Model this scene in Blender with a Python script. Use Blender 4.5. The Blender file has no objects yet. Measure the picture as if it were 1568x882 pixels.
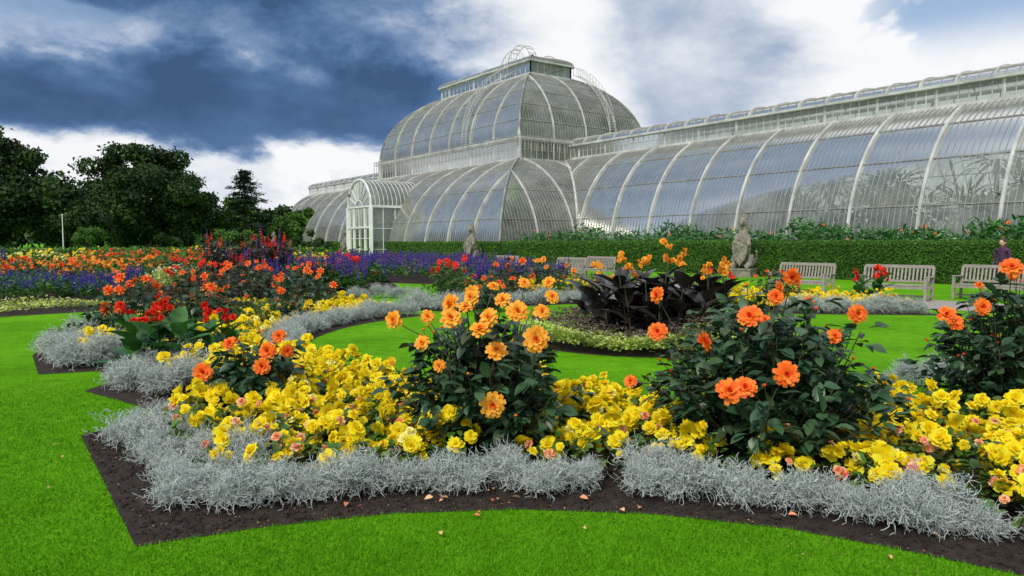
import bpy, math
import numpy as np
from mathutils import Vector
rng=np.random.default_rng(11)
S=bpy.context.scene
S.view_settings.view_transform='Standard'; S.view_settings.look='None'; S.view_settings.exposure=0
# ------------------------------------------------------------------ helpers
class MB:
    def __init__(s): s.V=[];s.F=[];s.M=[];s.S=[];s.n=0
    def add(s,V,F,mat=0,smooth=False):
        V=np.asarray(V,float).reshape(-1,3);F=np.asarray(F,int)
        s.V.append(V);s.F.append(F+s.n);s.M.append(np.full(len(F),mat));s.S.append(np.full(len(F),smooth));s.n+=len(V)
    def box(s,c,d,mat=0,rz=0.0):
        x,y,z=[q/2 for q in d]
        V=np.array([(i,j,k) for i in(-x,x) for j in(-y,y) for k in(-z,z)],float)
        c_,s_=math.cos(rz),math.sin(rz)
        V=np.stack([V[:,0]*c_-V[:,1]*s_,V[:,0]*s_+V[:,1]*c_,V[:,2]],1)+np.array(c)
        s.add(V,[(0,1,3,2),(4,6,7,5),(0,4,5,1),(2,3,7,6),(0,2,6,4),(1,5,7,3)],mat)
    def beam(s,p,q,w,h,mat=0):
        p=np.array(p,float);q=np.array(q,float);d=q-p;L=np.linalg.norm(d)
        if L<1e-6:return
        d/=L;up=np.array([0,0,1.]) if abs(d[2])<.95 else np.array([0,1.,0])
        x=np.cross(d,up);x/=np.linalg.norm(x);z=np.cross(x,d)
        V=[b+x*i*w/2+z*k*h/2 for b in(p,q) for i,k in((-1,-1),(1,-1),(1,1),(-1,1))]
        s.add(V,[(0,1,2,3),(4,7,6,5),(0,4,5,1),(1,5,6,2),(2,6,7,3),(3,7,4,0)],mat)
    def tube(s,pts,rad,mat=0,k=5):
        pts=np.asarray(pts,float);n=len(pts);rad=np.broadcast_to(rad,(n,))
        T=np.gradient(pts,axis=0);T/=np.linalg.norm(T,axis=1)[:,None]+1e-9
        up=np.where(np.abs(T[:,2:3])<.9,np.array([[0,0,1.]]),np.array([[1.,0,0]]))
        X=np.cross(T,up);X/=np.linalg.norm(X,axis=1)[:,None]+1e-9;Z=np.cross(X,T)
        a=np.arange(k)*2*math.pi/k
        V=pts[:,None]+rad[:,None,None]*(np.cos(a)[None,:,None]*X[:,None]+np.sin(a)[None,:,None]*Z[:,None])
        F=[(i*k+j,i*k+(j+1)%k,(i+1)*k+(j+1)%k,(i+1)*k+j) for i in range(n-1) for j in range(k)]
        s.add(V.reshape(-1,3),F,mat,True)
    def mesh(s,name,mats):
        me=bpy.data.meshes.new(name)
        V=np.concatenate(s.V);me.vertices.add(len(V));me.vertices.foreach_set('co',V.astype(np.float32).ravel())
        L=np.concatenate([f.ravel() for f in s.F]);cnt=np.concatenate([np.full(len(f),f.shape[1]) for f in s.F])
        me.loops.add(len(L));me.loops.foreach_set('vertex_index',L.astype(np.int32))
        st=np.concatenate([[0],np.cumsum(cnt)[:-1]])
        me.polygons.add(len(cnt));me.polygons.foreach_set('loop_start',st.astype(np.int32))
        for m in mats: me.materials.append(m)
        me.polygons.foreach_set('material_index',np.concatenate(s.M).astype(np.int32))
        me.polygons.foreach_set('use_smooth',np.concatenate(s.S).astype(bool))
        me.update(calc_edges=True);return me
    def build(s,name,mats,parent=None):
        return obj(name,s.mesh(name,mats),parent)
def obj(name,me,parent=None,loc=(0,0,0),rz=0,sc=1):
    o=bpy.data.objects.new(name,me);S.collection.objects.link(o)
    o.location=loc;o.rotation_euler=(0,0,rz);o.scale=(sc,)*3 if not hasattr(sc,'__len__') else sc
    if parent:o.parent=parent
    return o
def empty(name,loc=(0,0,0)):
    o=bpy.data.objects.new(name,None);S.collection.objects.link(o);o.location=loc;o.empty_display_size=.3;return o
def nrmz(v): return v/(np.linalg.norm(v,axis=-1,keepdims=True)+1e-9)
def scat(mb,tpl,pos,yd,nm,sc):
    pos=np.asarray(pos,float);n=len(pos)
    if n==0:return
    y=nrmz(np.broadcast_to(yd,(n,3)).astype(float));x=nrmz(np.cross(y,np.broadcast_to(nm,(n,3))));z=np.cross(x,y)
    sc=np.asarray(sc,float)*np.ones(n)
    for V,F,m,sm in tpl:
        P=pos[:,None]+sc[:,None,None]*(V[None,:,0:1]*x[:,None]+V[None,:,1:2]*y[:,None]+V[None,:,2:3]*z[:,None])
        FF=(F[None]+(np.arange(n)*len(V))[:,None,None]).reshape(-1,F.shape[1])
        mb.add(P.reshape(-1,3),FF,m,sm)
def scatfl(mb,tpl,pos,nm,sc):
    r=rng.normal(size=(len(pos),3));nm=nrmz(np.broadcast_to(nm,(len(pos),3)).astype(float))
    scat(mb,tpl,pos,nrmz(np.cross(nm,r)),nm,sc)
def inpoly(P,poly):
    P=np.asarray(P);x,y=P[:,0],P[:,1];c=np.zeros(len(P),bool);n=len(poly)
    for i in range(n):
        x1,y1=poly[i];x2,y2=poly[(i+1)%n]
        if y1==y2: continue
        c^=((y1>y)!=(y2>y))&(x<(x2-x1)*(y-y1)/(y2-y1)+x1)
    return c
def dist_path(P,path):
    P=np.asarray(P);d=np.full(len(P),1e9)
    for i in range(len(path)-1):
        a=np.array(path[i]);b=np.array(path[i+1]);ab=b-a
        t=np.clip(((P-a)@ab)/(ab@ab+1e-9),0,1);d=np.minimum(d,np.linalg.norm(P-a-t[:,None]*ab,axis=1))
    return d
def sample(poly,n):
    poly=np.array(poly);lo,hi=poly.min(0),poly.max(0);out=np.zeros((0,2))
    while len(out)<n:
        p=rng.uniform(lo,hi,size=(n*2,2));out=np.concatenate([out,p[inpoly(p,poly)]])
    return out[:n]
def along(path,step):
    path=np.array(path,float);seg=np.linalg.norm(np.diff(path,axis=0),axis=1);c=np.concatenate([[0],np.cumsum(seg)])
    t=np.arange(0,c[-1],step);return np.stack([np.interp(t,c,path[:,0]),np.interp(t,c,path[:,1])],1)
# ------------------------------------------------------------------ materials
def newmat(name):
    m=bpy.data.materials.new(name);m.use_nodes=True;nt=m.node_tree;return m,nt,nt.nodes['Principled BSDF'],nt.nodes['Material Output']
def ramp(nt,cols,fac,pos=None):
    r=nt.nodes.new('ShaderNodeValToRGB');e=r.color_ramp.elements
    n=len(cols);pos=pos or [i/max(1,n-1) for i in range(n)]
    while len(e)<n:e.new(.5)
    for i,c in enumerate(cols): e[i].position=pos[i];e[i].color=(*c,1)
    nt.links.new(fac,r.inputs[0]);return r.outputs[0]
def noise(nt,scale,detail=4,rough=.6,coord='Object',vscale=None):
    tc=nt.nodes.new('ShaderNodeTexCoord');n=nt.nodes.new('ShaderNodeTexNoise')
    n.inputs['Scale'].default_value=scale;n.inputs['Detail'].default_value=detail;n.inputs['Roughness'].default_value=rough
    if vscale:
        mp=nt.nodes.new('ShaderNodeMapping');mp.inputs['Scale'].default_value=vscale
        nt.links.new(tc.outputs[coord],mp.inputs[0]);nt.links.new(mp.outputs[0],n.inputs['Vector'])
    else: nt.links.new(tc.outputs[coord],n.inputs['Vector'])
    return n.outputs['Fac']
def leafmat(name,cols,rough=.5,trans=.25,spec=.3,nscale=1.5,namt=.45):
    m,nt,b,out=newmat(name);g=nt.nodes.new('ShaderNodeNewGeometry')
    c=ramp(nt,cols,g.outputs['Random Per Island'])
    n=noise(nt,nscale,2)
    mr=nt.nodes.new('ShaderNodeMapRange');mr.inputs[1].default_value=.3;mr.inputs[2].default_value=.7
    mr.inputs[3].default_value=1-namt;mr.inputs[4].default_value=1+namt*.6;nt.links.new(n,mr.inputs[0])
    mx=nt.nodes.new('ShaderNodeVectorMath');mx.operation='SCALE';nt.links.new(c,mx.inputs[0]);nt.links.new(mr.outputs[0],mx.inputs['Scale'])
    nt.links.new(mx.outputs[0],b.inputs['Base Color']);b.inputs['Roughness'].default_value=rough;b.inputs['Specular IOR Level'].default_value=spec
    if trans>0:
        t=nt.nodes.new('ShaderNodeBsdfTranslucent');nt.links.new(mx.outputs[0],t.inputs[0])
        ms=nt.nodes.new('ShaderNodeMixShader');ms.inputs[0].default_value=trans
        nt.links.new(b.outputs[0],ms.inputs[1]);nt.links.new(t.outputs[0],ms.inputs[2]);nt.links.new(ms.outputs[0],out.inputs[0])
    return m
def surfmat(name,cols,scale=5,rough=.8,bump=.3,bscale=None,detail=5,bd=.02,vscale=None):
    m,nt,b,out=newmat(name);f=noise(nt,scale,detail,vscale=vscale)
    nt.links.new(ramp(nt,cols,f,[.3+.4*i/max(1,len(cols)-1) for i in range(len(cols))]),b.inputs['Base Color'])
    b.inputs['Roughness'].default_value=rough
    if bump:
        bp=nt.nodes.new('ShaderNodeBump');bp.inputs['Strength'].default_value=bump;bp.inputs['Distance'].default_value=bd
        nt.links.new(noise(nt,bscale or scale*4,6),bp.inputs['Height']);nt.links.new(bp.outputs[0],b.inputs['Normal'])
    return m
M={}
def lm(k,*a,**kw): M[k]=leafmat(k,*a,**kw)
lm('grass_blade',[(.06,.22,.003),(.11,.345,.006),(.18,.46,.014)],rough=.6,trans=.3,nscale=1.3,namt=.2,spec=.1)
lm('dahlia_leaf',[(.022,.065,.03),(.035,.095,.042),(.055,.125,.05),(.05,.075,.03)],rough=.4,trans=.15,spec=.45,namt=.25)
lm('bronze_leaf',[(.03,.05,.025),(.045,.07,.03),(.065,.045,.03)],rough=.35,trans=.1,spec=.5)
lm('begonia_leaf',[(.04,.13,.015),(.07,.18,.02),(.11,.22,.03),(.14,.12,.03)],rough=.35,trans=.25,spec=.5)
lm('canna_dark',[(.02,.022,.018),(.034,.03,.028),(.055,.036,.034)],rough=.25,trans=.05,spec=.6)
lm('canna_green',[(.025,.12,.02),(.045,.18,.03),(.08,.24,.05)],rough=.35,trans=.25,spec=.5)
lm('chartreuse',[(.4,.52,.06),(.5,.6,.12),(.62,.7,.25),(.25,.42,.05)],rough=.5,trans=.3)
lm('heather',[(.12,.08,.08),(.2,.13,.1),(.08,.11,.04),(.22,.12,.17)],rough=.7,trans=.1)
lm('mid_leaf',[(.03,.11,.015),(.06,.17,.025),(.1,.23,.035)],rough=.5,trans=.25)
lm('hedge_leaf',[(.035,.12,.012),(.065,.18,.018),(.12,.28,.03)],rough=.5,trans=.25,nscale=.9,namt=.35)
lm('tree_leaf',[(.014,.045,.01),(.028,.075,.016),(.055,.115,.024)],rough=.7,trans=.2,nscale=.25,namt=.6)
lm('tree_leaf_light',[(.04,.11,.015),(.065,.16,.02),(.1,.21,.03)],rough=.7,trans=.2,nscale=.3,namt=.4)
lm('conifer_leaf',[(.008,.03,.016),(.015,.043,.022),(.022,.058,.026)],rough=.7,trans=.05,nscale=.3)
lm('inside_leaf',[(.03,.08,.015),(.06,.14,.025),(.12,.2,.04),(.17,.2,.06)],rough=.6,trans=.25,nscale=.2,namt=.6)
lm('silver',[(.5,.58,.55),(.64,.71,.68),(.78,.84,.81)],rough=.85,trans=.25,spec=.1,nscale=5,namt=.18)
def fm(k,cols,t=.25): M[k]=leafmat(k,cols,rough=.5,trans=t,spec=.2,nscale=8,namt=.1)
fm('yellow',[(.93,.68,.005),(.95,.8,.012),(.96,.88,.05)],.35)
fm('paleyellow',[(.92,.82,.18),(.93,.9,.4)])
fm('peach',[(.88,.3,.16),(.92,.48,.25),(.93,.66,.36),(.85,.12,.08)])
fm('orange_lt',[(.95,.38,.02),(.96,.52,.07),(.96,.32,.02)])
fm('orange_in',[(.92,.16,.012),(.9,.24,.03)])
fm('coral',[(.92,.13,.015),(.95,.21,.025),(.95,.3,.04)])
fm('coral_in',[(.8,.05,.01),(.88,.1,.02)])
fm('red',[(.65,.012,.01),(.8,.03,.012),(.88,.07,.02)])
fm('blue',[(.035,.03,.22),(.06,.045,.33),(.1,.07,.4)])
fm('purple',[(.08,.035,.18),(.14,.06,.24),(.22,.1,.3)])
fm('white_fl',[(.7,.7,.6),(.8,.8,.75)])
fm('pink',[(.8,.35,.4),(.85,.6,.5)])
M['stem']=surfmat('plant_stem',[(.05,.09,.03),(.08,.05,.03)],20,.6,0)
M['soil']=surfmat('soil',[(.010,.006,.004),(.03,.018,.012),(.055,.036,.026)],9,.95,1,60,8,.03)
M['bark']=surfmat('bark',[(.03,.022,.016),(.08,.06,.045)],3,.9,.6,12)
M['stone']=surfmat('weathered_stone',[(.11,.1,.08),(.22,.2,.165),(.34,.31,.26)],3.5,.9,.6,14)
M['wood']=surfmat('grey_teak',[(.2,.18,.155),(.32,.29,.25),(.4,.37,.33)],6,.8,.3,30,vscale=(1,1,8))
M['gravel']=surfmat('gravel',[(.2,.17,.15),(.33,.29,.26),(.42,.38,.35)],30,.95,.5,90)
M['paint']=surfmat('white_paint',[(.3,.31,.3),(.46,.47,.45),(.62,.63,.6)],.8,.6,0)
M['porch_paint']=surfmat('porch_white_paint',[(.55,.57,.56),(.74,.76,.75)],.8,.5,0)
M['iron']=surfmat('grey_iron',[(.2,.205,.195),(.36,.37,.35)],1.2,.6,0)
M['dark_hedge']=surfmat('hedge_core',[(.01,.035,.006),(.025,.06,.01)],3,.95,.8,10)
M['skin']=surfmat('skin',[(.55,.34,.25),(.6,.38,.28)],10,.5,0)
M['hair']=surfmat('hair',[(.03,.018,.012),(.06,.035,.02)],30,.6,.3)
M['coat_purple']=surfmat('purple_coat',[(.04,.015,.045),(.09,.03,.09)],12,.8,.4,20)
M['red_top']=surfmat('red_top',[(.4,.03,.05),(.5,.05,.07)],12,.8,.3)
M['dark_cloth']=surfmat('dark_cloth',[(.012,.013,.02),(.03,.03,.04)],12,.8,.3)
def mth(nt,op,a,bb=None,c=None):
    n=nt.nodes.new('ShaderNodeMath');n.operation=op
    for i,v in enumerate((a,bb,c)):
        if v is None: continue
        if isinstance(v,(int,float)): n.inputs[i].default_value=v
        else: nt.links.new(v,n.inputs[i])
    return n.outputs[0]
# lawn
m,nt,b,out=newmat('lawn')
f1=noise(nt,.6,5,.6);f2=noise(nt,38,7,.8);f3=noise(nt,5,4,.7)
ff=mth(nt,'ADD',mth(nt,'ADD',mth(nt,'MULTIPLY',f1,.3),mth(nt,'MULTIPLY',f2,.42)),mth(nt,'MULTIPLY',f3,.28))
nt.links.new(ramp(nt,[(.045,.17,.003),(.11,.335,.005),(.175,.45,.012)],ff,[.38,.5,.62]),b.inputs['Base Color'])
b.inputs['Roughness'].default_value=.9;b.inputs['Specular IOR Level'].default_value=.05
bp=nt.nodes.new('ShaderNodeBump');bp.inputs['Strength'].default_value=.7;bp.inputs['Distance'].default_value=.025
nt.links.new(noise(nt,90,4,.75),bp.inputs['Height']);nt.links.new(bp.outputs[0],b.inputs['Normal']);M['lawn']=m
# glass
m,nt,b,out=newmat('old_greenhouse_glass')
tr=nt.nodes.new('ShaderNodeBsdfTransparent');tr.inputs[0].default_value=(.86,.92,.87,1)
df=nt.nodes.new('ShaderNodeBsdfDiffuse');nt.links.new(ramp(nt,[(.2,.225,.2),(.4,.43,.4)],noise(nt,.5,7,.75),[.35,.65]),df.inputs[0])
m1=nt.nodes.new('ShaderNodeMixShader')
mr=nt.nodes.new('ShaderNodeMapRange');mr.inputs[1].default_value=.3;mr.inputs[2].default_value=.7;mr.inputs[3].default_value=.12;mr.inputs[4].default_value=.62
nt.links.new(noise(nt,.45,5,.75),mr.inputs[0]);nt.links.new(mr.outputs[0],m1.inputs[0])
nt.links.new(tr.outputs[0],m1.inputs[1]);nt.links.new(df.outputs[0],m1.inputs[2])
gl=nt.nodes.new('ShaderNodeBsdfGlossy');gl.inputs['Roughness'].default_value=.22;gl.inputs[0].default_value=(.86,.86,.8,1)
fr=nt.nodes.new('ShaderNodeFresnel');fr.inputs[0].default_value=1.45
m2=nt.nodes.new('ShaderNodeMixShader');nt.links.new(mth(nt,'ADD',fr.outputs[0],.03),m2.inputs[0]);nt.links.new(m1.outputs[0],m2.inputs[1]);nt.links.new(gl.outputs[0],m2.inputs[2])
nt.links.new(m2.outputs[0],out.inputs[0]);M['glass']=m
# ------------------------------------------------------------------ templates
def leaf(W=.5,bend=.25,rows=5,crease=.12,mat=0):
    t=np.linspace(0,1,rows);w=np.sin(np.pi*t**.8)**.75*W/2+.004;w[-1]=.01
    y=t;z=-bend*t**2
    V=[]
    for i in range(rows): V+=[(-w[i],y[i],z[i]+crease*w[i]*2),(0,y[i],z[i]),(w[i],y[i],z[i]+crease*w[i]*2)]
    F=[]
    for i in range(rows-1):
        a=3*i;F+=[(a,a+1,a+4,a+3),(a+1,a+2,a+5,a+4)]
    return [(np.array(V,float),np.array(F),mat,True)]
def smalleaf(mat=0,W=.5):
    return [(np.array([(0,0,0),(-W/2,.5,.1),(0,.5,-.02),(W/2,.5,.1),(0,1,-.15)],float),np.array([(0,2,1),(0,3,2),(1,2,4),(2,3,4)]),mat,False)]
def tri(mat=0,W=.15): return [(np.array([(-W/2,0,0),(W/2,0,0),(0,1,0)],float),np.array([(0,1,2)]),mat,False)]
def flower(rings,rows=3,mats=None,ruf=.05,seed=1):
    r=np.random.default_rng(seed)
    out=[]
    for ri,(n,el,ln,w,r0,mt) in enumerate(rings):
        el=math.radians(el)
        for i in range(n):
            a=2*math.pi*(i+.5*(ri%2))/n+r.normal()*.08;e=el+r.normal()*.1;t=np.linspace(0,1,rows)
            ww=w/2*np.sin(np.pi*(.18+.68*t))**.7
            V=[]
            for k in range(rows):
                rr=r0+ln*t[k]*math.cos(e);zz=ln*t[k]*math.sin(e)-.12*t[k]**2*math.cos(e)+r.normal()*ruf*t[k]
                for sx in(-1,0,1):
                    px=sx*ww[k];pz=zz+abs(sx)*.12*ww[k]+r.normal()*ruf*abs(sx)
                    V.append((rr*math.cos(a)-px*math.sin(a),rr*math.sin(a)+px*math.cos(a),pz))
            F=[]
            for k in range(rows-1):
                b0=3*k;F+=[(b0,b0+1,b0+4,b0+3),(b0+1,b0+2,b0+5,b0+4)]
            out.append((np.array(V),np.array(F),mt))
    res=[]
    for mt in sorted(set(o[2] for o in out)):
        Vs=[];Fs=[];n=0
        for V,F,m_ in out:
            if m_!=mt: continue
            Vs.append(V);Fs.append(F+n);n+=len(V)
        res.append((np.concatenate(Vs),np.concatenate(Fs),mt,True))
    return res
def dahlia_fl(mo,mi,seed=1): return flower([(11,4,1,.55,.05,mo),(10,24,.85,.48,.05,mo),(9,45,.62,.38,.05,mo),(7,68,.42,.26,.03,mi),(5,82,.3,.18,.02,mi)],4,seed=seed,ruf=.04)
def beg_fl(mo,seed=1): return flower([(6,2,1,1.0,.0,mo),(5,30,.85,.85,.0,mo),(5,52,.66,.7,.0,mo),(4,75,.5,.45,.0,mo)],3,seed=seed,ruf=.1)
def low_fl(mo,mi,seed=1): return flower([(7,5,1,.75,.0,mo),(6,42,.75,.6,.0,mi)],2,seed=seed,ruf=.04)
# ------------------------------------------------------------------ ground, beds
C=np.array([2.3,12.5])
front=[(5.2,1.4),(4.2,2.1),(3.3,2.8),(2.6,3.36),(2.08,3.73),(1.54,4.05),(.84,4.27),(.06,4.35),(-.71,4.28),(-1.38,4.08),(-1.98,3.8)]
left=[(-3.58,6.05),(-3.25,6.8),(-3.77,7.25),(-4.62,7.9),(-4.6,8.6),(-5.17,9.15),(-5.75,8.9),(-6.83,10.45),(-7.6,12.5),(-7.9,15),(-6.5,17.8),(-3.6,18.2),(-2.9,17.1)]
arc=[(C[0]+5.6*math.cos(math.radians(a)),C[1]+5.6*math.sin(math.radians(a))) for a in range(139,331,6)]
bedA=front+left+arc+[(9,8),(9,1.4)]
outer=front+left
circ=[(C[0]+2.3*math.cos(a),C[1]+2.3*math.sin(a)) for a in np.linspace(0,2*math.pi,40,endpoint=False)]
bedL=[(-11.1,15.8),(-9.4,17.6),(-8.6,21),(-4.6,21),(-3.9,26),(-7,38),(-12,60),(-60,60),(-45,35),(-20,16.8)]
bedC=[(-2.7,17.7),(-1.1,16.9),(-.6,18.2),(1.5,19.2),(4.2,18.5),(6.2,16.6),(9.6,16.2),(9.3,18),(6,20.6),(3,24),(0,24.5),(-2.2,21)]
bedM=[(-6.8,30.5),(-3.2,28.5),(1.2,35.5),(-7,50),(-11.5,47)]
beds=[bedA,circ,bedL,bedC,bedM]
mb=MB();mb.add([(-2500,-500,0),(2500,-500,0),(2500,4500,0),(-2500,4500,0)],[(0,1,2,3)]);mb.build('lawn_ground',[M['lawn']])
def sheet(name,poly,z,mat):
    import bmesh
    bm=bmesh.new();vs=[bm.verts.new((x,y,z)) for x,y in poly];f=bm.faces.new(vs)
    if f.normal.z<0:f.normal_flip()
    bmesh.ops.triangulate(bm,faces=[f]);me=bpy.data.meshes.new(name);bm.to_mesh(me);bm.free();me.materials.append(mat);return obj(name,me)
for i,p in enumerate(beds): sheet('soil_bed',p,.004,M['soil'])
mb=MB();P=sample([(-3.8,6.5),(-2,3.5),(0,4.2),(3.4,2.4),(5,3.5),(3,5),(0,5.3),(-3,6.8)],9000)
P=P[inpoly(P,bedA)&(dist_path(P,outer)>.03)];ico=np.array([(1,0,0),(-1,0,0),(0,1,0),(0,-1,0),(0,0,.8),(0,0,-.8)],float)
icf=np.array([(0,2,4),(2,1,4),(1,3,4),(3,0,4),(2,0,5),(1,2,5),(3,1,5),(0,3,5)])
r3=rng.normal(size=(len(P),3));scat(mb,[(ico,icf,0,False)],np.c_[P,np.full(len(P),.008)],nrmz(r3),nrmz(rng.normal(size=(len(P),3))),rng.gamma(2.,.0045,len(P))+.002)
mb.build('soil_clods',[M['soil']])
n=380000
yy=2.9+ (rng.random(n)**1.6)*7;xx=(rng.uniform(-1,1,n))*(yy*.8+.6)
P=np.c_[xx,yy];ok=np.ones(n,bool)
for p in beds: ok&=~inpoly(P,p)
P=P[ok];n=len(P);mb=MB()
d=nrmz(np.c_[rng.normal(size=(n,2))*.6,np.ones(n)])
scat(mb,tri(0,.22),np.c_[P,np.zeros(n)],d,rng.normal(size=(n,3)),rng.uniform(.012,.03,n)*(1+.03*(P[:,1]-3))*np.clip((10.4-P[:,1])/3,.2,1))
mb.build('lawn_grass',[M['grass_blade']])
a_=np.array([-.588,.809]);n_=np.array([-.809,-.588]);b_=-n_
bl=np.array([10.6,20.8])
def strip(o,t0,t1,w0,w1): return [tuple(o+a_*t0+n_*w0),tuple(o+a_*t1+n_*w0),tuple(o+a_*t1+n_*w1),tuple(o+a_*t0+n_*w1)]
sheet('gravel_path',strip(bl,-14,60,-.9,2.0),.004,M['gravel'])
# ------------------------------------------------------------------ silver cushion bush
def cushion(seed,N=300):
    r=np.random.default_rng(seed);mb=MB()
    def twig(p,d,L,w,seg,curl):
        pts=[p];
        for i in range(seg):
            d=d+r.normal(size=3)*curl;d[2]+=.03;d/=np.linalg.norm(d);p=p+d*L/seg;p=np.array([p[0],p[1],max(p[2],.004)]);pts.append(p)
        pts=np.array(pts);W=np.linspace(w,w*.6,seg+1);s=nrmz(r.normal(size=3));V=[]
        s2=nrmz(np.cross(d,s))
        for i in range(seg+1): V+=[pts[i]+s*W[i]/2,pts[i]-s*W[i]*.3+s2*W[i]*.5,pts[i]-s*W[i]*.3-s2*W[i]*.5]
        F=[]
        for i in range(seg):
            for j in range(3):F.append((3*i+j,3*i+(j+1)%3,3*i+3+(j+1)%3,3*i+3+j))
        mb.add(V,F,0,True);return pts,d
    lob=[np.array([r.normal()*.05,r.normal()*.05,r.uniform(.03,.1)]) for _ in range(6)]
    for i in range(N):
        th=r.uniform(0,2*math.pi);el=math.acos(r.uniform(-.1,1));d=np.array([math.sin(el)*math.cos(th),math.sin(el)*math.sin(th),math.cos(el)*.95+.1])
        p=lob[r.integers(6)]+d*r.uniform(0,.06);p[2]=max(p[2],.01)
        pts,dd=twig(p,d,r.uniform(.07,.14),.0042,5,.5)
        for k in range(3):
            q=pts[r.integers(2,6)];twig(q,nrmz(dd+r.normal(size=3)*1.1),r.uniform(.025,.05),.0038,2,.6)
    return mb.mesh('cushion_bush_mesh_%d'%seed,[M['silver']])
cush=[cushion(s) for s in(1,2,3,4,5)]
def silver_row(name,pts,s0=1.0,jit=.05):
    e=empty(name)
    for i,(x,y) in enumerate(pts):
        k=s0*rng.uniform(.76,1.2)
        obj('cushion_bush_%d'%i,cush[rng.integers(5)],e,(x+rng.normal()*jit,y+rng.normal()*jit,0),rng.uniform(0,6.28),(k,k,k*rng.uniform(.95,1.25)))
frontpath=[(4.4,2.55),(3.5,3.2),(2.8,3.7),(2.2,4.08),(1.6,4.4),(.86,4.62),(.05,4.7),(-.72,4.62),(-1.45,4.45),(-1.88,4.33),(-3.05,5.98),(-3.15,6.25)]
fp2=[(x,y+.14) for x,y in frontpath[:9]]
silver_row('silver_cushion_bush_border',np.concatenate([along(frontpath,.25),along(fp2,.5),along(np.array(frontpath)[-4:]+np.array([.18,.2]),.27),along(np.array(frontpath)[-3:-1]+np.array([.38,.27]),.32)]),1.06,.035)
silver_row('silver_cushion_bush_border',np.concatenate([along([(-3.7,7.65),(-4.25,8.05),(-4.2,8.7)],.22),along([(-3.55,7.95),(-3.8,8.4),(-3.9,8.9)],.25),along([(-5.1,9.65),(-5.7,9.35),(-6.4,10.6),(-7.1,12.5),(-7.4,15)],.26),along([(-5.2,9.95),(-5.75,9.75),(-6.1,10.6)],.28)]),1.42)
ia=[(C[0]+5.98*math.cos(math.radians(a)),C[1]+5.98*math.sin(math.radians(a))) for a in range(139,206,5)]
silver_row('silver_cushion_bush_border',along(ia,.27),1.35)
silver_row('silver_cushion_bush_border',np.concatenate([along([(-2.5,18),(-1.2,17.3),(-.6,18.7),(1.5,19.6),(4,19)],.33),along([(6.3,17.0),(9.4,16.6)],.33),along([(-4.6,21.4),(-2.8,21.4)],.35)]),1.6)
silver_row('silver_cushion_bush_border',along([(4.1,8.0),(5.2,8.5),(6,9.2)],.3),1.1)
# ------------------------------------------------------------------ dahlias
fo=[dahlia_fl(2,3,s) for s in(1,2,3)];fl_low=[low_fl(2,3,s) for s in(1,2,3)]
lfH=leaf(.58,.22,5);lfM=leaf(.55,.2,3)
def dahlia(loc,w,h,flowers=None,nf=0,kind='coral',stems=42,lod=0,leafm='dahlia_leaf',fs=.065,name='dahlia_plant',ls=.108,facing=(0,-1,.5)):
    mb=MB();ends=[];LP=[];LY=[];LN=[];LS=[]
    for i in range(stems):
        th=2*math.pi*i*.618+rng.normal()*.2;q=((i+.5)/stems)**.55
        rr=q*w/2*rng.uniform(.78,1.16);zz=h*(.96-.55*q**2.6)*rng.uniform(.82,1.06)
        e=np.array([rr*math.cos(th),rr*math.sin(th),zz]);base=np.array([math.cos(th),math.sin(th),0])*rng.uniform(.02,.1)
        mid=base*.4+e*np.array([.72,.72,.48])
        t=np.linspace(0,1,9)[:,None];pts=(1-t)**2*base+2*t*(1-t)*mid+t*t*e
        mb.tube(pts[::2],np.linspace(.009,.004,5),1,4);ends.append((e,nrmz(pts[-1]-pts[-2])))
        tn=np.linspace(.22,1.0,9 if lod==0 else 6)
        for tt in tn:
            p=(1-tt)**2*base+2*tt*(1-tt)*mid+tt*tt*e
            for sd in range(2):
                ph=rng.uniform(0,6.28);o=np.array([math.cos(ph),math.sin(ph),rng.uniform(-.1,.45)])
                o=nrmz(o+np.array([e[0],e[1],0])*.9/w)
                for j in range(3 if lod==0 else 2):
                    dd=nrmz(o+rng.normal(size=3)*.35);LP.append(p+o*rng.uniform(.02,.13));LY.append(dd+np.array([0,0,-.15]));LN.append(nrmz(np.array([0,0,1.])+rng.normal(size=3)*.35+o*.25));LS.append(ls*rng.uniform(.6,1.3))
    scat(mb,lfH if lod==0 else lfM,np.array(LP),np.array(LY),np.array(LN),np.array(LS)*(1 if lod==0 else 1.25))
    fl=[]
    if flowers:
        for (x,y,z,s) in flowers: fl.append((np.array([x-loc[0],y-loc[1],z]),s*1.05))
    for i in range(nf):
        e,dd=ends[rng.integers(len(ends))]
        fl.append((e+dd*rng.uniform(.04,.14)+np.array([0,0,rng.uniform(.0,.08)])+rng.normal(size=3)*.03,fs*rng.uniform(.6,1.15)))
    for p,s in fl:
        j=min(range(len(ends)),key=lambda k:np.linalg.norm(ends[k][0]-p)+ (0.3 if ends[k][0][2]>p[2] else 0));q=ends[j][0]*.85
        mb.tube([q,q*.5+p*.5+np.array([0,0,.02]),p-np.array([0,0,.008])],[.005,.004,.0035],1,4)
        nm=nrmz(np.array(facing)+np.array([p[0],p[1]*.6,0])*.9/w+rng.normal(size=3)*.42)
        scatfl(mb,(fo if lod==0 else fl_low)[rng.integers(3)],[p],[nm],[s])
    for i in range(stems//3):
        e,dd=ends[rng.integers(len(ends))];p=e+dd*.1+rng.normal(size=3)*.04
        mb.tube([e*.95,p],[.003,.003],1,4);mb.add(ico*.016+p,icf,3,True)
    mo,mi=('orange_lt','orange_in') if kind=='orange' else (('coral','coral_in') if kind=='coral' else ('red','red'))
    o=mb.build(name,[M[leafm],M['stem'],M[mo],M[mi]]);o.location=(loc[0],loc[1],0)
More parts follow.
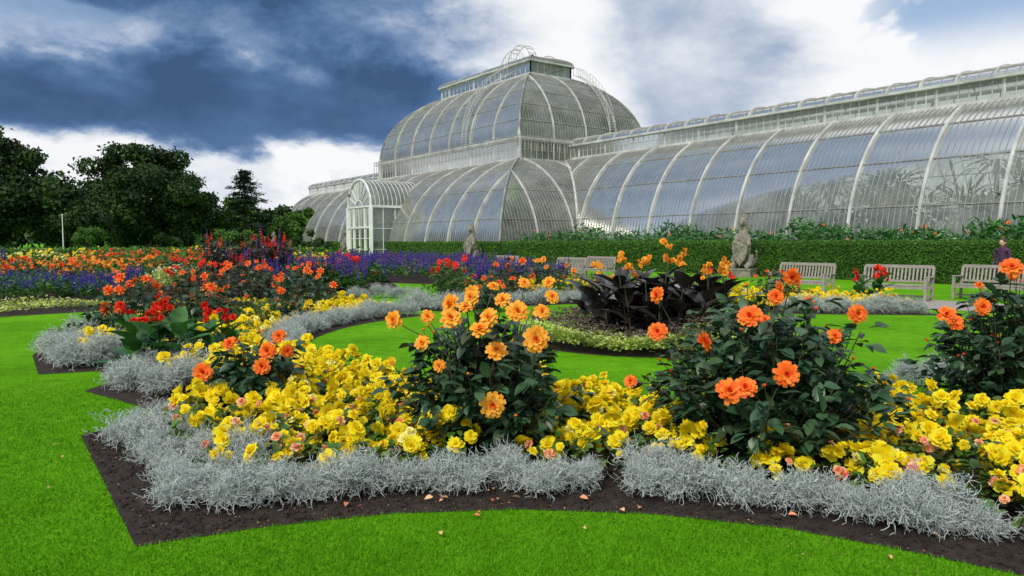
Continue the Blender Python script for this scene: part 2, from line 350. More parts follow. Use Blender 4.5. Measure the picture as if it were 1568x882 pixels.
dahlia((-.2,5.65),1.28,1.05,[(-.45,5.35,1.16,.07),(-.44,5.3,1.06,.075),(-.23,5.3,.98,.075),(-.17,5.35,1.06,.07),(.04,5.3,1.11,.08),(.17,5.2,.92,.09),(-.11,5.2,.84,.075),(-.13,4.92,.51,.085),(-.52,5.25,.72,.045),(-.86,5.35,1.04,.065),(-.63,5.5,1.05,.05),(-.65,5.3,.88,.055),(-.07,5.5,1.18,.06),(.22,5.45,1.09,.06),(-.32,5.9,1.2,.06),(-.15,6,1.25,.05),(.1,5.9,1.28,.05),(.3,6,1.28,.05),(-.9,5.5,.7,.03),(-.35,5.6,1.12,.06),(-.3,5.4,1.2,.06),(.3,5.5,1.2,.055)],0,'orange',58)
dahlia((1.9,5.5),1.76,1.18,[(1.63,5.05,1.10,.08),(1.31,5.0,.93,.075),(1.06,5.4,1.22,.06),(1.02,5.15,.98,.065),(1.76,4.7,.76,.078),(1.38,4.65,.66,.082),(1.49,4.68,.68,.07),(1.97,5.2,1.36,.06),(1.86,5.2,1.22,.055),(1.77,5.15,1.06,.04),(2.44,5.2,1.1,.065),(.84,5.2,.62,.045),(2.1,5.8,1.25,.05),(2.3,5.7,1.15,.04),(2.15,4.9,.98,.05)],0,'coral',96)
dahlia((4.6,6.7),1.45,1.25,[(4.19,6.2,1.40,.085),(3.93,6.15,1.07,.07),(3.66,6.2,1.0,.07),(4.4,6.2,1.1,.07),(3.75,6.2,.9,.05)],6,'coral',60)
dahlia((-2.4,6.75),.98,.68,[(-2.46,6.4,.73,.06),(-2.13,6.4,.66,.075),(-2.03,6.4,.79,.06),(-2.68,6.35,.48,.08),(-2.15,6.3,.54,.07),(-1.96,6.4,.66,.055)],0,'coral',30)
dahlia((-6.0,11.6),1.3,1.0,None,16,'coral',38,1,fs=.08)
dahlia((-5.2,12.5),1.1,.9,None,8,'coral',26,1,fs=.08)
dahlia((-5.9,14.2),1.5,1.05,None,14,'coral',40,1,'bronze_leaf',fs=.08)
dahlia((-4.6,16.2),1.6,1.05,None,14,'coral',42,1,fs=.08)
dahlia((-6.2,17.2),1.8,1.15,None,20,'coral',44,1,'bronze_leaf',fs=.08)
dahlia((-4.2,13.9),.9,.7,None,5,'coral',18,1,fs=.075)
dahlia((-1.5,18.7),1.3,1.15,None,10,'red',26,1,'mid_leaf',fs=.085)
dahlia((-.5,17.2),.8,.8,None,5,'coral',20,1,fs=.085)
dahlia((-.1,20.0),1.5,1.2,None,12,'coral',26,1,'bronze_leaf',fs=.095)
dahlia((1.0,21.5),1.5,1.2,None,12,'orange',26,1,fs=.095)
dahlia((5.0,18.6),1.5,.95,None,12,'red',28,1,fs=.075)
dahlia((6.5,18.2),1.2,1.0,None,7,'coral',22,1,fs=.075)
dahlia((6.4,8.5),1.3,1.2,None,8,'coral',28,1,fs=.075)
for (x,y,k,nf) in[(-9.0,21.8,'red',10),(-7.6,21.2,'coral',14),(-6.2,22.0,'coral',12),(-5.2,23.4,'red',12),(-10.6,24.5,'red',16),(-12.2,27,'red',14),(-9.3,28,'coral',14),(-6.7,29,'red',12),(-13.5,22.5,'coral',14),(-16,24,'red',12)]:
    dahlia((x,y),1.7,1.05,None,nf,k,28,1,'bronze_leaf' if rng.random()<.5 else 'dahlia_leaf',fs=.09)
# ------------------------------------------------------------------ cannas
blade=leaf(.5,.4,6,.16)
def canna(name,loc,w,h,nl,leafm,flm,nfl,ls=.5,fls=.09,flz=(0,.25)):
    mb=MB()
    P=[];Y=[];N=[];Sx=[];tops=[]
    ns=max(5,nl//6)
    for i in range(ns):
        th=i*2.4;q=math.sqrt((i+.5)/ns);b=np.array([math.cos(th)*q*w*.33,math.sin(th)*q*w*.33,0]);hh=h*rng.uniform(.72,1.0)*(1-.25*q)
        top=b*1.3+np.array([0,0,hh]);mb.tube([b,b*1.1+np.array([0,0,hh*.5]),top],[.016,.013,.008],1,5);tops.append(top)
        for k in range(6):
            t=.12+.8*k/6+rng.normal()*.04;p=b+(top-b)*t;ph=k*2.4+th+rng.normal()*.4
            P.append(p);Y.append((math.cos(ph),math.sin(ph),.8+.6*t));N.append((-math.cos(ph),-math.sin(ph),1.0));Sx.append(ls*rng.uniform(.7,1.15)*(1-.25*t))
    scat(mb,blade,np.array(P),np.array(Y),np.array(N)+rng.normal(size=(len(P),3))*.3,np.array(Sx))
    fl=beg_fl(2,5)
    for i in range(nfl):
        t=tops[rng.integers(len(tops))];c=t+np.array([rng.normal()*.06,rng.normal()*.06,rng.uniform(*flz)])
        mb.tube([t,c],[.006,.004],1,4)
        for k in range(5):
            scatfl(mb,fl,[c+rng.normal(size=3)*[.04,.04,.06]],[nrmz(rng.normal(size=3)+np.array([0,-.7,.6]))],[fls*rng.uniform(.4,.85)])
    o=mb.build(name,[M[leafm],M['stem'],M[flm]]);o.location=(loc[0],loc[1],0)
canna('canna_plant',(2.35,12.0),2.4,1.45,132,'canna_dark','orange_lt',6,.62,.08,(.12,.3))
canna('canna_plant',(1.75,12.4),1.5,1.4,60,'canna_dark','orange_lt',4,.58,.08,(.12,.3))
canna('canna_plant',(3.1,12.4),1.6,1.35,66,'canna_dark','orange_lt',5,.58,.08,(.12,.3))
canna('canna_plant',(-4.25,9.0),1.0,.85,48,'canna_green','red',7,.5,.075,(.05,.25))
canna('canna_plant',(-3.8,9.4),.7,.7,24,'canna_green','red',3,.45,.07)
canna('canna_plant',(9.3,19.0),1.1,.95,34,'canna_green','red',6,.5,.09)
canna('canna_plant',(-1.6,20.3),1.0,1.0,28,'canna_green','red',6,.5,.09)
# ------------------------------------------------------------------ begonias
bushes=[(-.2,5.65,.42),(1.9,5.5,.62),(4.45,6.7,.6),(-2.4,6.75,.3),(-6,11.6,.6),(-5.2,12.3,.5),(-5.9,14.2,.7),(-4.6,16.2,.7),(-6.2,17.2,.8),(-4.2,13.9,.4),(-4.25,9.0,.5),(-3.8,9.4,.35),(6.4,8.5,.6)]
g=.265;gx,gy=np.meshgrid(np.arange(-8,6.5,g),np.arange(2.5,18.5,g));P=np.c_[gx.ravel(),gy.ravel()]+rng.normal(size=(gx.size,2))*.07
de=dist_path(P,outer);rc=np.linalg.norm(P-C,axis=1);ang=np.degrees(np.arctan2(P[:,1]-C[1],P[:,0]-C[0]))%360
inn=np.where(ang<208,6.35,5.8)
ok=inpoly(P,bedA)&(de>.64)&(rc>inn)
for x,y,r in bushes: ok&=np.hypot(P[:,0]-x,P[:,1]-y)>r
ok&=(P[:,1]<8.6)|(de<1.5)|(rc<7.3)
P=P[ok]
bl3=leaf(.8,.15,4,.2)
begs=[beg_fl(2,s) for s in(1,2,3)];begp=[beg_fl(3,s) for s in(4,5)];begy=[beg_fl(4,6)]
def begonias(name,P,hbase=.26,dens=1.0,lod=0):
    mb=MB()
    n=len(P);hh=hbase*rng.uniform(.68,1.4,n)
    nl=int(46 if lod==0 else 24)
    for k in range(nl):
        th=rng.uniform(0,6.28,n);q=np.sqrt(rng.random(n));r=q*.19
        p=np.c_[P[:,0]+r*np.cos(th),P[:,1]+r*np.sin(th),hh*(1-.5*q**2)*rng.uniform(.45,1.0,n)]
        d=np.c_[np.cos(th),np.sin(th),rng.uniform(-.3,.5,n)]+rng.normal(size=(n,3))*.3
        scat(mb,bl3 if lod==0 else smalleaf(0,.7),p,d,np.c_[rng.normal(size=(n,2))*.35,np.ones(n)],rng.uniform(.05,.095,n))
    pe=np.clip(np.exp(-((P[:,0]-3.1)**2/1.0+(P[:,1]-4.4)**2/.6))*.28+np.exp(-((P[:,0]+1.6)**2/.8+(P[:,1]-5.2)**2/.5))*.2+.05,0,.7)
    bare=rng.random(n)<.07
    for k in range(int(10*dens)):
        th=rng.uniform(0,6.28,n);q=np.sqrt(rng.random(n));r=q*.19
        p=np.c_[P[:,0]+r*np.cos(th),P[:,1]+r*np.sin(th),hh*(1.14-.55*q**2)*rng.uniform(.82,1.2,n)]
        nm=np.c_[np.cos(th)*q*.9,np.sin(th)*q*.9-.4,np.ones(n)*.8]+rng.normal(size=(n,3))*.45
        u=rng.random(n);vis=rng.random(n)<np.where(bare,.25,.82)
        isp=(u<pe)&vis;isy=(u>.95)&vis;rest=vis&~isp&~isy
        for s,(msk) in enumerate((rest&(u<.5),rest&(u>=.5))):
            scatfl(mb,begs[s+k%2],p[msk],nm[msk],rng.uniform(.032,.078,msk.sum()))
        scatfl(mb,begp[k%2],p[isp],nm[isp],rng.uniform(.025,.045,isp.sum()))
        scatfl(mb,begy[0],p[isy],nm[isy],rng.uniform(.035,.06,isy.sum()))
    mb.build(name,[M['begonia_leaf'],M['stem'],M['yellow'],M['peach'],M['paleyellow']])
begonias('begonia_bed',P[P[:,1]<8.6]);begonias('begonia_bed',P[P[:,1]>=8.6],.26,1.1,1)
def gridpoly(poly,g=.3):
    poly=np.array(poly);lo,hi=poly.min(0),poly.max(0);gx,gy=np.meshgrid(np.arange(lo[0],hi[0],g),np.arange(lo[1],hi[1],g));P=np.c_[gx.ravel(),gy.ravel()]+rng.normal(size=(gx.size,2))*.07;return P[inpoly(P,poly)]
begonias('begonia_bed',np.concatenate([gridpoly([(.3,20.0),(3.4,20.0),(3,23.5),(.5,23.5)]),gridpoly([(4.0,18.9),(6.3,17.2),(9.2,17.0),(9,18),(5,20.6)])]),.32,1.0,1)
def cover(name,poly,h,leafm,nleaf,lsz,flm=None,nfl=0,fsz=.04,spike=False):
    mb=MB();P=sample(poly,nleaf)
    def und(P): return .8+.25*np.sin(P[:,0]*2.1+1)*np.cos(P[:,1]*1.7)+.12*np.sin(P[:,0]*5.3)*np.sin(P[:,1]*4.1)
    z=h*rng.uniform(.25,1,nleaf)**.7*und(P)
    d=np.c_[rng.normal(size=(nleaf,2)),rng.uniform(-.1,.9,nleaf)]
    scat(mb,smalleaf(0,.5),np.c_[P,z],d,np.c_[rng.normal(size=(nleaf,2))*.5,np.ones(nleaf)],lsz*rng.uniform(.6,1.3,nleaf))
    mats=[M[leafm]]
    for j,fk in enumerate(flm or []):
        n=nfl//len(flm);P=sample(poly,n*2);P=P[(np.sin(P[:,0]*1.3+j*2)*np.cos(P[:,1]*1.1+j)+rng.normal(size=len(P))*.6)>-.1][:n];n=len(P)
        hz=h*(und(P)+.08)*rng.uniform(.82,1.12,n)
        mats.append(M[fk])
        if spike:
            for q in range(6):
                sx=np.c_[P,hz-.12+q*.035*fsz/.04]+np.c_[rng.normal(size=(n,2))*.006,np.zeros(n)]
                scat(mb,[(ico*np.array([1,1,1.3]),icf,j+1,False)],sx,np.c_[rng.normal(size=(n,2))*.3+[[0,1]],np.zeros(n)],[0,0,1.],rng.uniform(.016,.024,n)*(1.2-q*.1)*fsz/.04)
        else:
            t=low_fl(j+1,j+1,j);nm=np.c_[rng.normal(size=(n,2))*.5-[[0,.4]],np.ones(n)]
            scatfl(mb,t,np.c_[P,hz],nm,fsz*rng.uniform(.5,1.2,n))
    return mb.build(name,mats)
cover('chartreuse_foliage',[(C[0]+r*math.cos(math.radians(a)),C[1]+r*math.sin(math.radians(a))) for r,aa in((2.4,range(200,350,10)),(1.45,range(340,190,-10))) for a in aa],.36,'chartreuse',8000,.075,['white_fl'],160,.012)
cover('heather_planting',[(C[0]+2.0*math.cos(a),C[1]+2.1*math.sin(a)) for a in np.linspace(0,6.2,24)],.5,'heather',8500,.07)
cover('alyssum_edging',[(-11.3,16.0),(-9.5,17.7),(-9.7,18.8),(-13,18.0),(-20,17.5),(-19,16.9)],.26,'chartreuse',3600,.09,['white_fl','paleyellow'],260,.022)
cover('blue_salvia_planting',[(-19,18.2),(-13,18.2),(-9.9,18.8),(-10.4,21.5),(-13,22),(-21,22)],.7,'mid_leaf',9000,.13,['blue'],1000,.05,True)
cover('marigold_planting',[(-22,23),(-12,22.3),(-14.5,31),(-24,31)],.9,'mid_leaf',8000,.17,['orange_lt','coral'],700,.075)
cover('yellow_daisy_planting',[(-36,35),(-20,34),(-23,42),(-38,42)],1.05,'mid_leaf',6000,.22,['yellow','paleyellow'],600,.1)
cover('blue_salvia_planting',[(-28,30),(-22,30),(-23,34),(-30,34)],1.0,'mid_leaf',4500,.2,['blue'],500,.08,True)
cover('red_geranium_planting',[(-20,33),(-12,33),(-15,44),(-24,44)],1.05,'mid_leaf',6000,.22,['red','coral'],520,.09)
cover('green_shrub_planting',[(-24,44),(-8,42),(-10,52),(-30,52)],1.15,'mid_leaf',5000,.3,['yellow','pink'],160,.09)
cover('pink_begonia_planting',[(-12.5,24),(-9.8,24),(-10,31),(-13.5,31)],.7,'chartreuse',5000,.14,['pink','white_fl','paleyellow'],240,.045)
cover('mixed_planting',[(-12,32),(-7.6,30),(-9,40),(-14,44)],.85,'mid_leaf',6000,.2,['orange_lt','yellow','red'],420,.08)
cover('purple_cleome_planting',[(-9.8,23.5),(-7.2,23.3),(-8,27),(-11,27)],1.6,'bronze_leaf',6000,.2,['purple','red'],200,.06,True)
cover('blue_salvia_planting',[(-8,22.6),(-4.4,21.4),(-4.4,26),(-8.5,28)],.95,'mid_leaf',5500,.16,['blue','purple'],450,.07,True)
cover('blue_salvia_planting',bedM,.8,'mid_leaf',10000,.18,['blue','purple'],1000,.08,True)
cover('mixed_planting',[(-2.2,20.8),(-.8,18.8),(1,20),(3.8,19.6),(3,23.8),(0,24.2)],.5,'mid_leaf',6000,.13,['yellow','orange_lt','red'],200,.06)
cover('blue_salvia_planting',[(-1.8,21.5),(2,23.5),(1,27),(-1.5,26)],.75,'mid_leaf',3500,.15,['purple','blue'],300,.07,True)
cover('mixed_planting',[(-7,10.9),(-5.3,10.3),(-3.6,10),(-4.2,12.5),(-4.3,15),(-4,17.3),(-6.4,17.4),(-7.2,14)],.42,'begonia_leaf',9000,.09)
# fallen petals
mb=MB();FP=[(-.49,4.5),(-.42,4.45),(-.62,4.6),(-.15,4.6),(-.12,4.42),(-.22,4.2),(.42,4.5),(.75,4.3),(-.38,3.9),(.4,4.02),(1.9,3.65),(-3.3,5.35),(-3.0,4.7),(.2,4.55),(-1,4.4),(1.3,4.35),(1.6,4.2),(-3.6,5.7),(.66,4.25),(2.3,3.9),(-.9,4.35),(.0,4.5)]
P=np.array([(x,y,.028) for x,y in FP]);P=np.concatenate([P,P[:6]+[.03,.02,.004]])
scat(mb,leaf(.55,.1,4,.35),P,np.c_[rng.normal(size=(len(P),2)),np.zeros(len(P))],np.c_[rng.normal(size=(len(P),2))*.3,np.ones(len(P))],rng.uniform(.03,.06,len(P)))
mb.build('fallen_petals',[M['peach']])
mb=MB();P=sample([(-3.6,6.1),(-1.95,3.8),(0,4.35),(3.3,2.8),(3.4,3.3),(0,4.8),(-2,4.5),(-3.2,6.3)],420)
scat(mb,smalleaf(0,.5),np.c_[P,np.full(len(P),.015)],np.c_[rng.normal(size=(len(P),2)),np.zeros(len(P))],np.c_[rng.normal(size=(len(P),2))*.3,np.ones(len(P))],rng.uniform(.006,.02,len(P)))
mb.build('leaf_litter',[leafmat('litter',[(.2,.12,.06),(.5,.3,.1),(.12,.08,.05)],trans=0)])
# ------------------------------------------------------------------ hedge
h0=np.array([18.4,26.6])
def H(t,w): return h0+a_*t+b_*w
def hedge(name,t0,t1,w0,w1,h,n,ls):
    e=empty(name);mb=MB()
    nt_=60;ts=np.linspace(t0,t1,nt_)
    V=[];
    for t in ts:
        for w,z in((w0+.06,0),(w0+.06,h-.06),(w1-.06,h-.06),(w1-.06,0)):
            p=H(t,w);V.append((p[0],p[1],z+(rng.normal()*.015 if z else 0)))
    F=[(4*i+j,4*i+j+1,4*i+5+j,4*i+4+j) for i in range(nt_-1) for j in range(3)]+[(0,1,2,3)]
    F.append(tuple(4*(nt_-1)+k for k in range(4)));mb.add(V,F);mb.build('hedge_core',[M['dark_hedge']],e)
    mb=MB();u=rng.random(n)**1.7;t=t0+(t1-t0)*u;topf=rng.random(n)<.35
    w=np.where(topf,rng.uniform(w0,w1,n),w0+rng.normal(size=n)*.035);z=np.where(topf,h+np.abs(rng.normal(size=n))*.04,rng.uniform(0,h,n))
    P=np.c_[h0[0]+a_[0]*t+b_[0]*w,h0[1]+a_[1]*t+b_[1]*w,z]
    nm=np.where(topf[:,None],[[0,0,1.]],[[n_[0],n_[1],.5]])+rng.normal(size=(n,3))*.5
    scat(mb,smalleaf(0,.65),P,rng.normal(size=(n,3))+[[0,0,.4]],nm,ls*(1+u*1.4)*rng.uniform(.6,1.2,n))
    mb.build('hedge_leaves',[M['hedge_leaf']],e)
hedge('clipped_hedge',-9,76,0,1.3,1.6,170000,.065)
mb=MB();n=17000;t=-9+rng.random(n)**1.5*60;w=rng.uniform(1.6,4.4,n);hh=1.8+.4*np.sin(t*1.1)*np.sin(t*.37+1)+.25*np.sin(t*3.1)
z=hh*rng.uniform(.6,1.08,n)+.12
P=np.c_[h0[0]+a_[0]*t+b_[0]*w,h0[1]+a_[1]*t+b_[1]*w,z]
scat(mb,leaf(.3,.5,4,.15),P,np.c_[rng.normal(size=(n,2)),rng.uniform(.2,1.3,n)],np.c_[rng.normal(size=(n,2)),np.ones(n)*.6],rng.uniform(.18,.42,n))
pf=P[rng.random(n)<.006]+[0,0,.25];scatfl(mb,low_fl(1,1,2),pf,[n_[0],n_[1],.5],rng.uniform(.05,.09,len(pf)))
mb.build('shrub_border',[M['canna_green'],M['coral']])
# ------------------------------------------------------------------ glasshouse
c0=np.array([-.9,53.5])
def W(u,w,z): p=c0+a_*u+b_*w;return (p[0],p[1],z)
GH=empty('palm_glasshouse')
glass=MB();bars=MB();ribs=MB();base=MB();porch=MB()
def prof(s,z0,z1,n=13,phi=72):
    ph=np.radians(np.linspace(0,phi,n));x=(1-np.cos(ph))/(1-math.cos(math.radians(phi)));z=np.sin(ph)/math.sin(math.radians(phi))
    return x*s,z0+(z1-z0)*z
sC,zC=prof(6.8,.8,8.7)
def side(A,B,inw,ss,zz,h0_,h1_,rib=3.8,bar=.3,pur=(3,6,9),rw=.13,fine=True,ext=False):
    A=np.array(A,float);B=np.array(B,float);inw=np.array(inw,float);L=np.linalg.norm(B-A);e=(B-A)/L
    def pt(t,s,z): q=A+e*t+inw*s;return np.array(W(q[0],q[1],z))
    def x1(s,z):
        if h1_: return L-s
        return L+float(np.interp(z,zC,sC)) if ext else L
    k=len(ss)
    V=[]
    for s,z in zip(ss,zz): V+=[pt(s if h0_ else 0,s,z),pt(x1(s,z),s,z)]
    glass.add(V,[(2*i,2*i+1,2*i+3,2*i+2) for i in range(k-1)],0,True)
    ew=np.array(W(e[0],e[1],0))-np.array(W(0,0,0));iw=np.array(W(inw[0],inw[1],0))-np.array(W(0,0,0))
    def rail(t,wd,dp,mbx):
        lim=1e9
        if h0_: lim=min(lim,t)
        if h1_: lim=min(lim,L-t)
        s_=ss[ss<=lim+1e-6];z_=zz[:len(s_)]
        if len(s_)<k and lim<ss[-1]: s_=np.append(s_,lim);z_=np.append(z_,np.interp(lim,ss,zz))
        if ext and t>L:
            zc=float(np.interp(t-L,sC,zC));kp=z_>zc;s0=float(np.interp(zc,zz,ss));s_=np.append(s0,s_[kp]);z_=np.append(zc,z_[kp])
        if len(s_)<2: return
        pts=np.array([pt(t,s,z) for s,z in zip(s_,z_)]);T=nrmz(np.gradient(pts,axis=0));N=nrmz(np.cross(T,ew));N*=np.sign((N@(-iw))[:,None]+1e-6)
        m=len(pts);Vv=np.stack([pts-ew*wd/2+N*.004,pts-ew*wd/2+N*dp,pts+ew*wd/2+N*dp,pts+ew*wd/2+N*.004],1).reshape(-1,3)
        mbx.add(Vv,[(4*i+j,4*i+j+1,4*i+5+j,4*i+4+j) for i in range(m-1) for j in range(3)],0)
    LE=L+(6.6 if ext else 0)
    if fine:
        nb=int(LE/bar)
        for i in range(1,nb): rail(i*LE/nb,.032,.03,bars)
    nr=max(1,round(L/rib))
    for i in range(nr+1+(1 if ext else 0)):
        if (i==0 and h0_) or (i==nr and h1_): continue
        rail(i*L/nr,rw,.12,ribs)
    for hh,tt in((h0_,0),(h1_ or ext,1)):
        if hh:
            pts=[pt(s if tt==0 else x1(s,z),s,z+.05) for s,z in zip(ss,zz)];ribs.tube(pts,.1,0,6)
    for j in pur:
        s,z=ss[j],zz[j];bars.beam(pt(s if h0_ else 0,s-.02,z+.01),pt(x1(s,z),s-.02,z+.01),.06,.06,0)
    for j in (0,k-1):
        s,z=ss[j],zz[j];ribs.beam(pt(s if h0_ else 0,s-.05,z),pt(x1(s,z),s-.05,z),.2,.16,0)
def rect(u0,u1,w0,w1,ss,zz,**kw):
    sides={'f':((u0,w0),(u1,w0),(0,1)),'b':((u0,w1),(u1,w1),(0,-1)),'r':((u0,w0),(u0,w1),(1,0)),'l':((u1,w0),(u1,w1),(-1,0))}
    for k_,(A,B,i) in sides.items():
        kk=dict(kw)
        if k_ in 'bl': kk['bar']=1.3
        side(A,B,i,ss,zz,True,True,**kk)
def vwall(A,B,z0,z1,step=.62):
    A=np.array(A,float);B=np.array(B,float);L=np.linalg.norm(B-A);e=(B-A)/L
    P=lambda t,z:np.array(W(*(A+e*t),z))
    glass.add([P(0,z0),P(L,z0),P(L,z1),P(0,z1)],[(0,1,2,3)])
    n=int(L/step)
    for i in range(n+1):
        big=(i%6==0);ribs.beam(P(i*L/n,z0),P(i*L/n,z1),.14 if big else .045,.14 if big else .045)
    for z in(z0+.05,z1-.05): ribs.beam(P(0,z),P(L,z),.16,.12)
    bars.beam(P(0,(z0+z1)/2),P(L,(z0+z1)/2),.04,.04)
def plinth(pts,z=.8):
    for A,B in zip(pts[:-1],pts[1:]):
        base.beam(W(*A,z/2),W(*B,z/2),.35,z)
CU,CW=40.,28.7
rect(0,CU,0,CW,sC,zC)
for A,B in(((6.8,6.8),(33.2,6.8)),((6.8,6.8),(6.8,21.9)),((33.2,6.8),(33.2,21.9)),((6.8,21.9),(33.2,21.9))):
    vwall(A,B,8.7,10.4)
s2,z2=prof(5.1,10.5,17.4,12,66)
rect(6.8,33.2,6.8,21.9,s2,z2,rib=3.8,pur=(2,4,6,8,10),rw=.11)
L0,L1,L2,L3=11.9,28.1,11.9,16.8
for A,B in(((L0,L2),(L1,L2)),((L0,L2),(L0,L3)),((L1,L2),(L1,L3)),((L0,L3),(L1,L3))): vwall(A,B,17.4,18.6,.8)
s3,z3=prof(2.3,18.6,19.5,6,75);rect(L0-.2,L1+.2,L2-.2,L3+.2,s3,z3,pur=(2,),rw=.08,bar=.6)
ribs.beam(W(L0+2.1,14.35,19.6),W(L1-2.1,14.35,19.6),.5,.12)
q=[(6.3,6.3),(33.7,6.3),(33.7,22.4),(6.3,22.4),(6.3,6.3)]
for zr in(10.6,10.3):
    for A,B in zip(q[:-1],q[1:]): bars.beam(W(*A,zr),W(*B,zr),.05,.05)
for A,B in(((6.3,6.3),(33.7,6.3)),((6.3,6.3),(6.3,22.4))):
    for t in np.linspace(0,1,46): qq=np.array(A)*(1-t)+np.array(B)*t;bars.beam(W(*qq,9.4),W(*qq,10.6),.05,.05)
for q in((6.8,6.8),(33.2,6.8),(6.8,21.9)):
    ribs.tube([W(*q,8.6),W(*q,9.2),W(*q,10.5),W(*q,11.0),W(*q,11.4)],[.3,.22,.2,.12,.03],0,8)
def wing(u0,u1,ext=False):
    s,z=prof(5,.8,9.0)
    side((u0,7.5),(u1,7.5),(0,1),s,z,False,False,rib=3.8,rw=.15,ext=ext)
    side((u0,21.2),(u1,21.2),(0,-1),s,z,False,False,bar=1.3)
    a0,a1=(u0,6.78) if ext else (33.25,u1)
    vwall((a0,12.5),(a1,12.5),9.0,10.15,.55);vwall((a0,16.2),(a1,16.2),9.0,10.15,1.2)
    s,z=prof(1.85,10.15,10.95,7,80)
    side((a0,12.35),(a1,12.35),(0,1),s,z,False,False,rib=1.9,rw=.07,bar=.63,pur=(3,));side((a0,16.35),(a1,16.35),(0,-1),s,z,False,False,rib=3.8,rw=.07,bar=2,pur=())
    plinth([(u0,7.5),(u1,7.5)]);plinth([(u0,21.2),(u1,21.2)])
wing(-44,0.0,True);wing(CU,70)
s,z=prof(5,.8,9.0)
side((70,7.5),(70,21.2),(-1,0),s,z,True,True,bar=1.3)
glass.add([W(-44,7.5,0),W(-44,21.2,0),W(-44,16.2,9.5),W(-44,12.5,9.5)],[(0,1,2,3)])
plinth([(0,0),(CU,0),(CU,CW),(0,CW),(0,0)])
pu=20.2;pw=2.5
def arch(w): return [(pu+pw*math.cos(t),w,4.9+pw*math.sin(t)) for t in np.linspace(0,math.pi,17)]
A=[W(*q) for q in arch(-1.7)];Bq=[W(*q) for q in arch(4.8)]
glass.add(A+Bq,[(i,i+1,18+i,17+i) for i in range(16)],0,True)
for w in np.linspace(-1.7,4.8,16): porch.tube([W(*q) for q in arch(w)],.03 if w>-1.6 else .13,0,5)
for u in(pu-pw,pu+pw):
    glass.add([W(u,-1.7,0),W(u,3,0),W(u,3,4.9),W(u,-1.7,4.9)],[(0,1,2,3)])
    porch.beam(W(u,-1.7,0),W(u,-1.7,4.9),.34,.34);porch.beam(W(u,-1.7,4.9),W(u,4.5,4.9),.22,.22)
    for w in(-.5,.7,1.9): porch.beam(W(u,w,0),W(u,w,4.9),.06,.06)
    for zq in(1,2.9): porch.beam(W(u,-1.7,zq),W(u,3,zq),.06,.06)
fan=[W(pu,-1.68,4.9)]+[W(*q) for q in arch(-1.68)]
glass.add(fan,[(0,i,i+1) for i in range(1,17)]);glass.add([W(pu-pw,-1.68,0),W(pu+pw,-1.68,0),W(pu+pw,-1.68,4.9),W(pu-pw,-1.68,4.9)],[(0,1,2,3)])
for t in np.linspace(0,math.pi,9): porch.beam(W(pu+.6*math.cos(t),-1.72,4.9+.6*math.sin(t)),W(pu+pw*math.cos(t),-1.72,4.9+pw*math.sin(t)),.05,.05)
porch.tube([W(pu+.6*math.cos(t),-1.72,4.9+.6*math.sin(t)) for t in np.linspace(0,math.pi,9)],.05)
for u in(pu-1.2,pu,pu+1.2): porch.beam(W(u,-1.72,0),W(u,-1.72,4.9),.14 if u!=pu else .08,.12)
for zq in(3.0,4.9): porch.beam(W(pu-pw,-1.74,zq),W(pu+pw,-1.74,zq),.16,.16)
for u in np.linspace(pu-pw,pu+pw,11): porch.beam(W(u,-1.73,3),W(u,-1.73,4.9),.035,.035)
for zq in(1.,2.): porch.beam(W(pu-pw,-1.73,zq),W(pu+pw,-1.73,zq),.06,.05)
def ladder(path,side_dir,hw=.35,hand=.75):
    path=np.array(path);sd=np.array(side_dir)
    for sg in(-1,1):
        ribs.tube(path+sd*hw*sg,.03,0,4);up=path.copy();up[:,2]+=hand;ribs.tube(up+sd*hw*sg,.025,0,4)
        for p in path[::1]: ribs.tube([p+sd*hw*sg,p+sd*hw*sg+[0,0,hand]],.02,0,4)
    for i in range(len(path)-1):
        for f in(0,.5): p=path[i]*(1-f)+path[i+1]*f;ribs.tube([p-sd*hw,p+sd*hw],.02,0,4)
aw=np.array(W(1,0,0))-np.array(W(0,0,0));bw=np.array(W(0,1,0))-np.array(W(0,0,0))
sl,zl=prof(5.3,10.6,17.8,18,66)
ladder([W(15.2,6.6+x,z+.1) for x,z in zip(sl,zl)],aw)
ladder([W(6.6+x,17.5,z+.1) for x,z in zip(sl,zl)],bw)
for w_ in(12.3,16.4):
    pts=[W(L0+1.4+4*(1-math.cos(t))/2,w_,18.7+1.55*math.sin(t)) for t in np.linspace(0,math.pi,14)]
    ribs.tube(pts,.045,0,4)
    for p in pts[1:-1]: ribs.tube([p,(p[0],p[1],18.6)],.02,0,4)
for w_ in(12.0,12.8):
    ribs.tube([W(L0+.2+3.6*(1-math.cos(t))/2,w_,18.5+1.9*math.sin(t)) for t in np.linspace(0,math.pi,16)],.04,0,4)
for t in np.linspace(.2,2.9,10): ribs.tube([W(L0+.2+3.6*(1-math.cos(t))/2,w_,18.5+1.9*math.sin(t)) for w_ in(12.0,12.8)],.03,0,4)
glass.build('glazing',[M['glass']],GH);bars.build('glazing_bars',[M['iron']],GH);ribs.build('iron_ribs',[M['paint']],GH);base.build('stone_plinth',[M['stone']],GH);porch.build('entrance_porch',[M['porch_paint']],GH)
mb=MB()
mb.add([W(0,0,.012),W(CU,0,.012),W(CU,CW,.012),W(0,CW,.012)],[(0,1,2,3)]);mb.add([W(-44,7.5,.012),W(0,7.5,.012),W(0,21.2,.012),W(-44,21.2,.012)],[(0,1,2,3)]);mb.add([W(CU,7.5,.012),W(70,7.5,.012),W(70,21.2,.012),W(CU,21.2,.012)],[(0,1,2,3)])
mb.build('floor',[M['soil']],GH)
mb=MB();frond=leaf(.18,.7,5,.1)
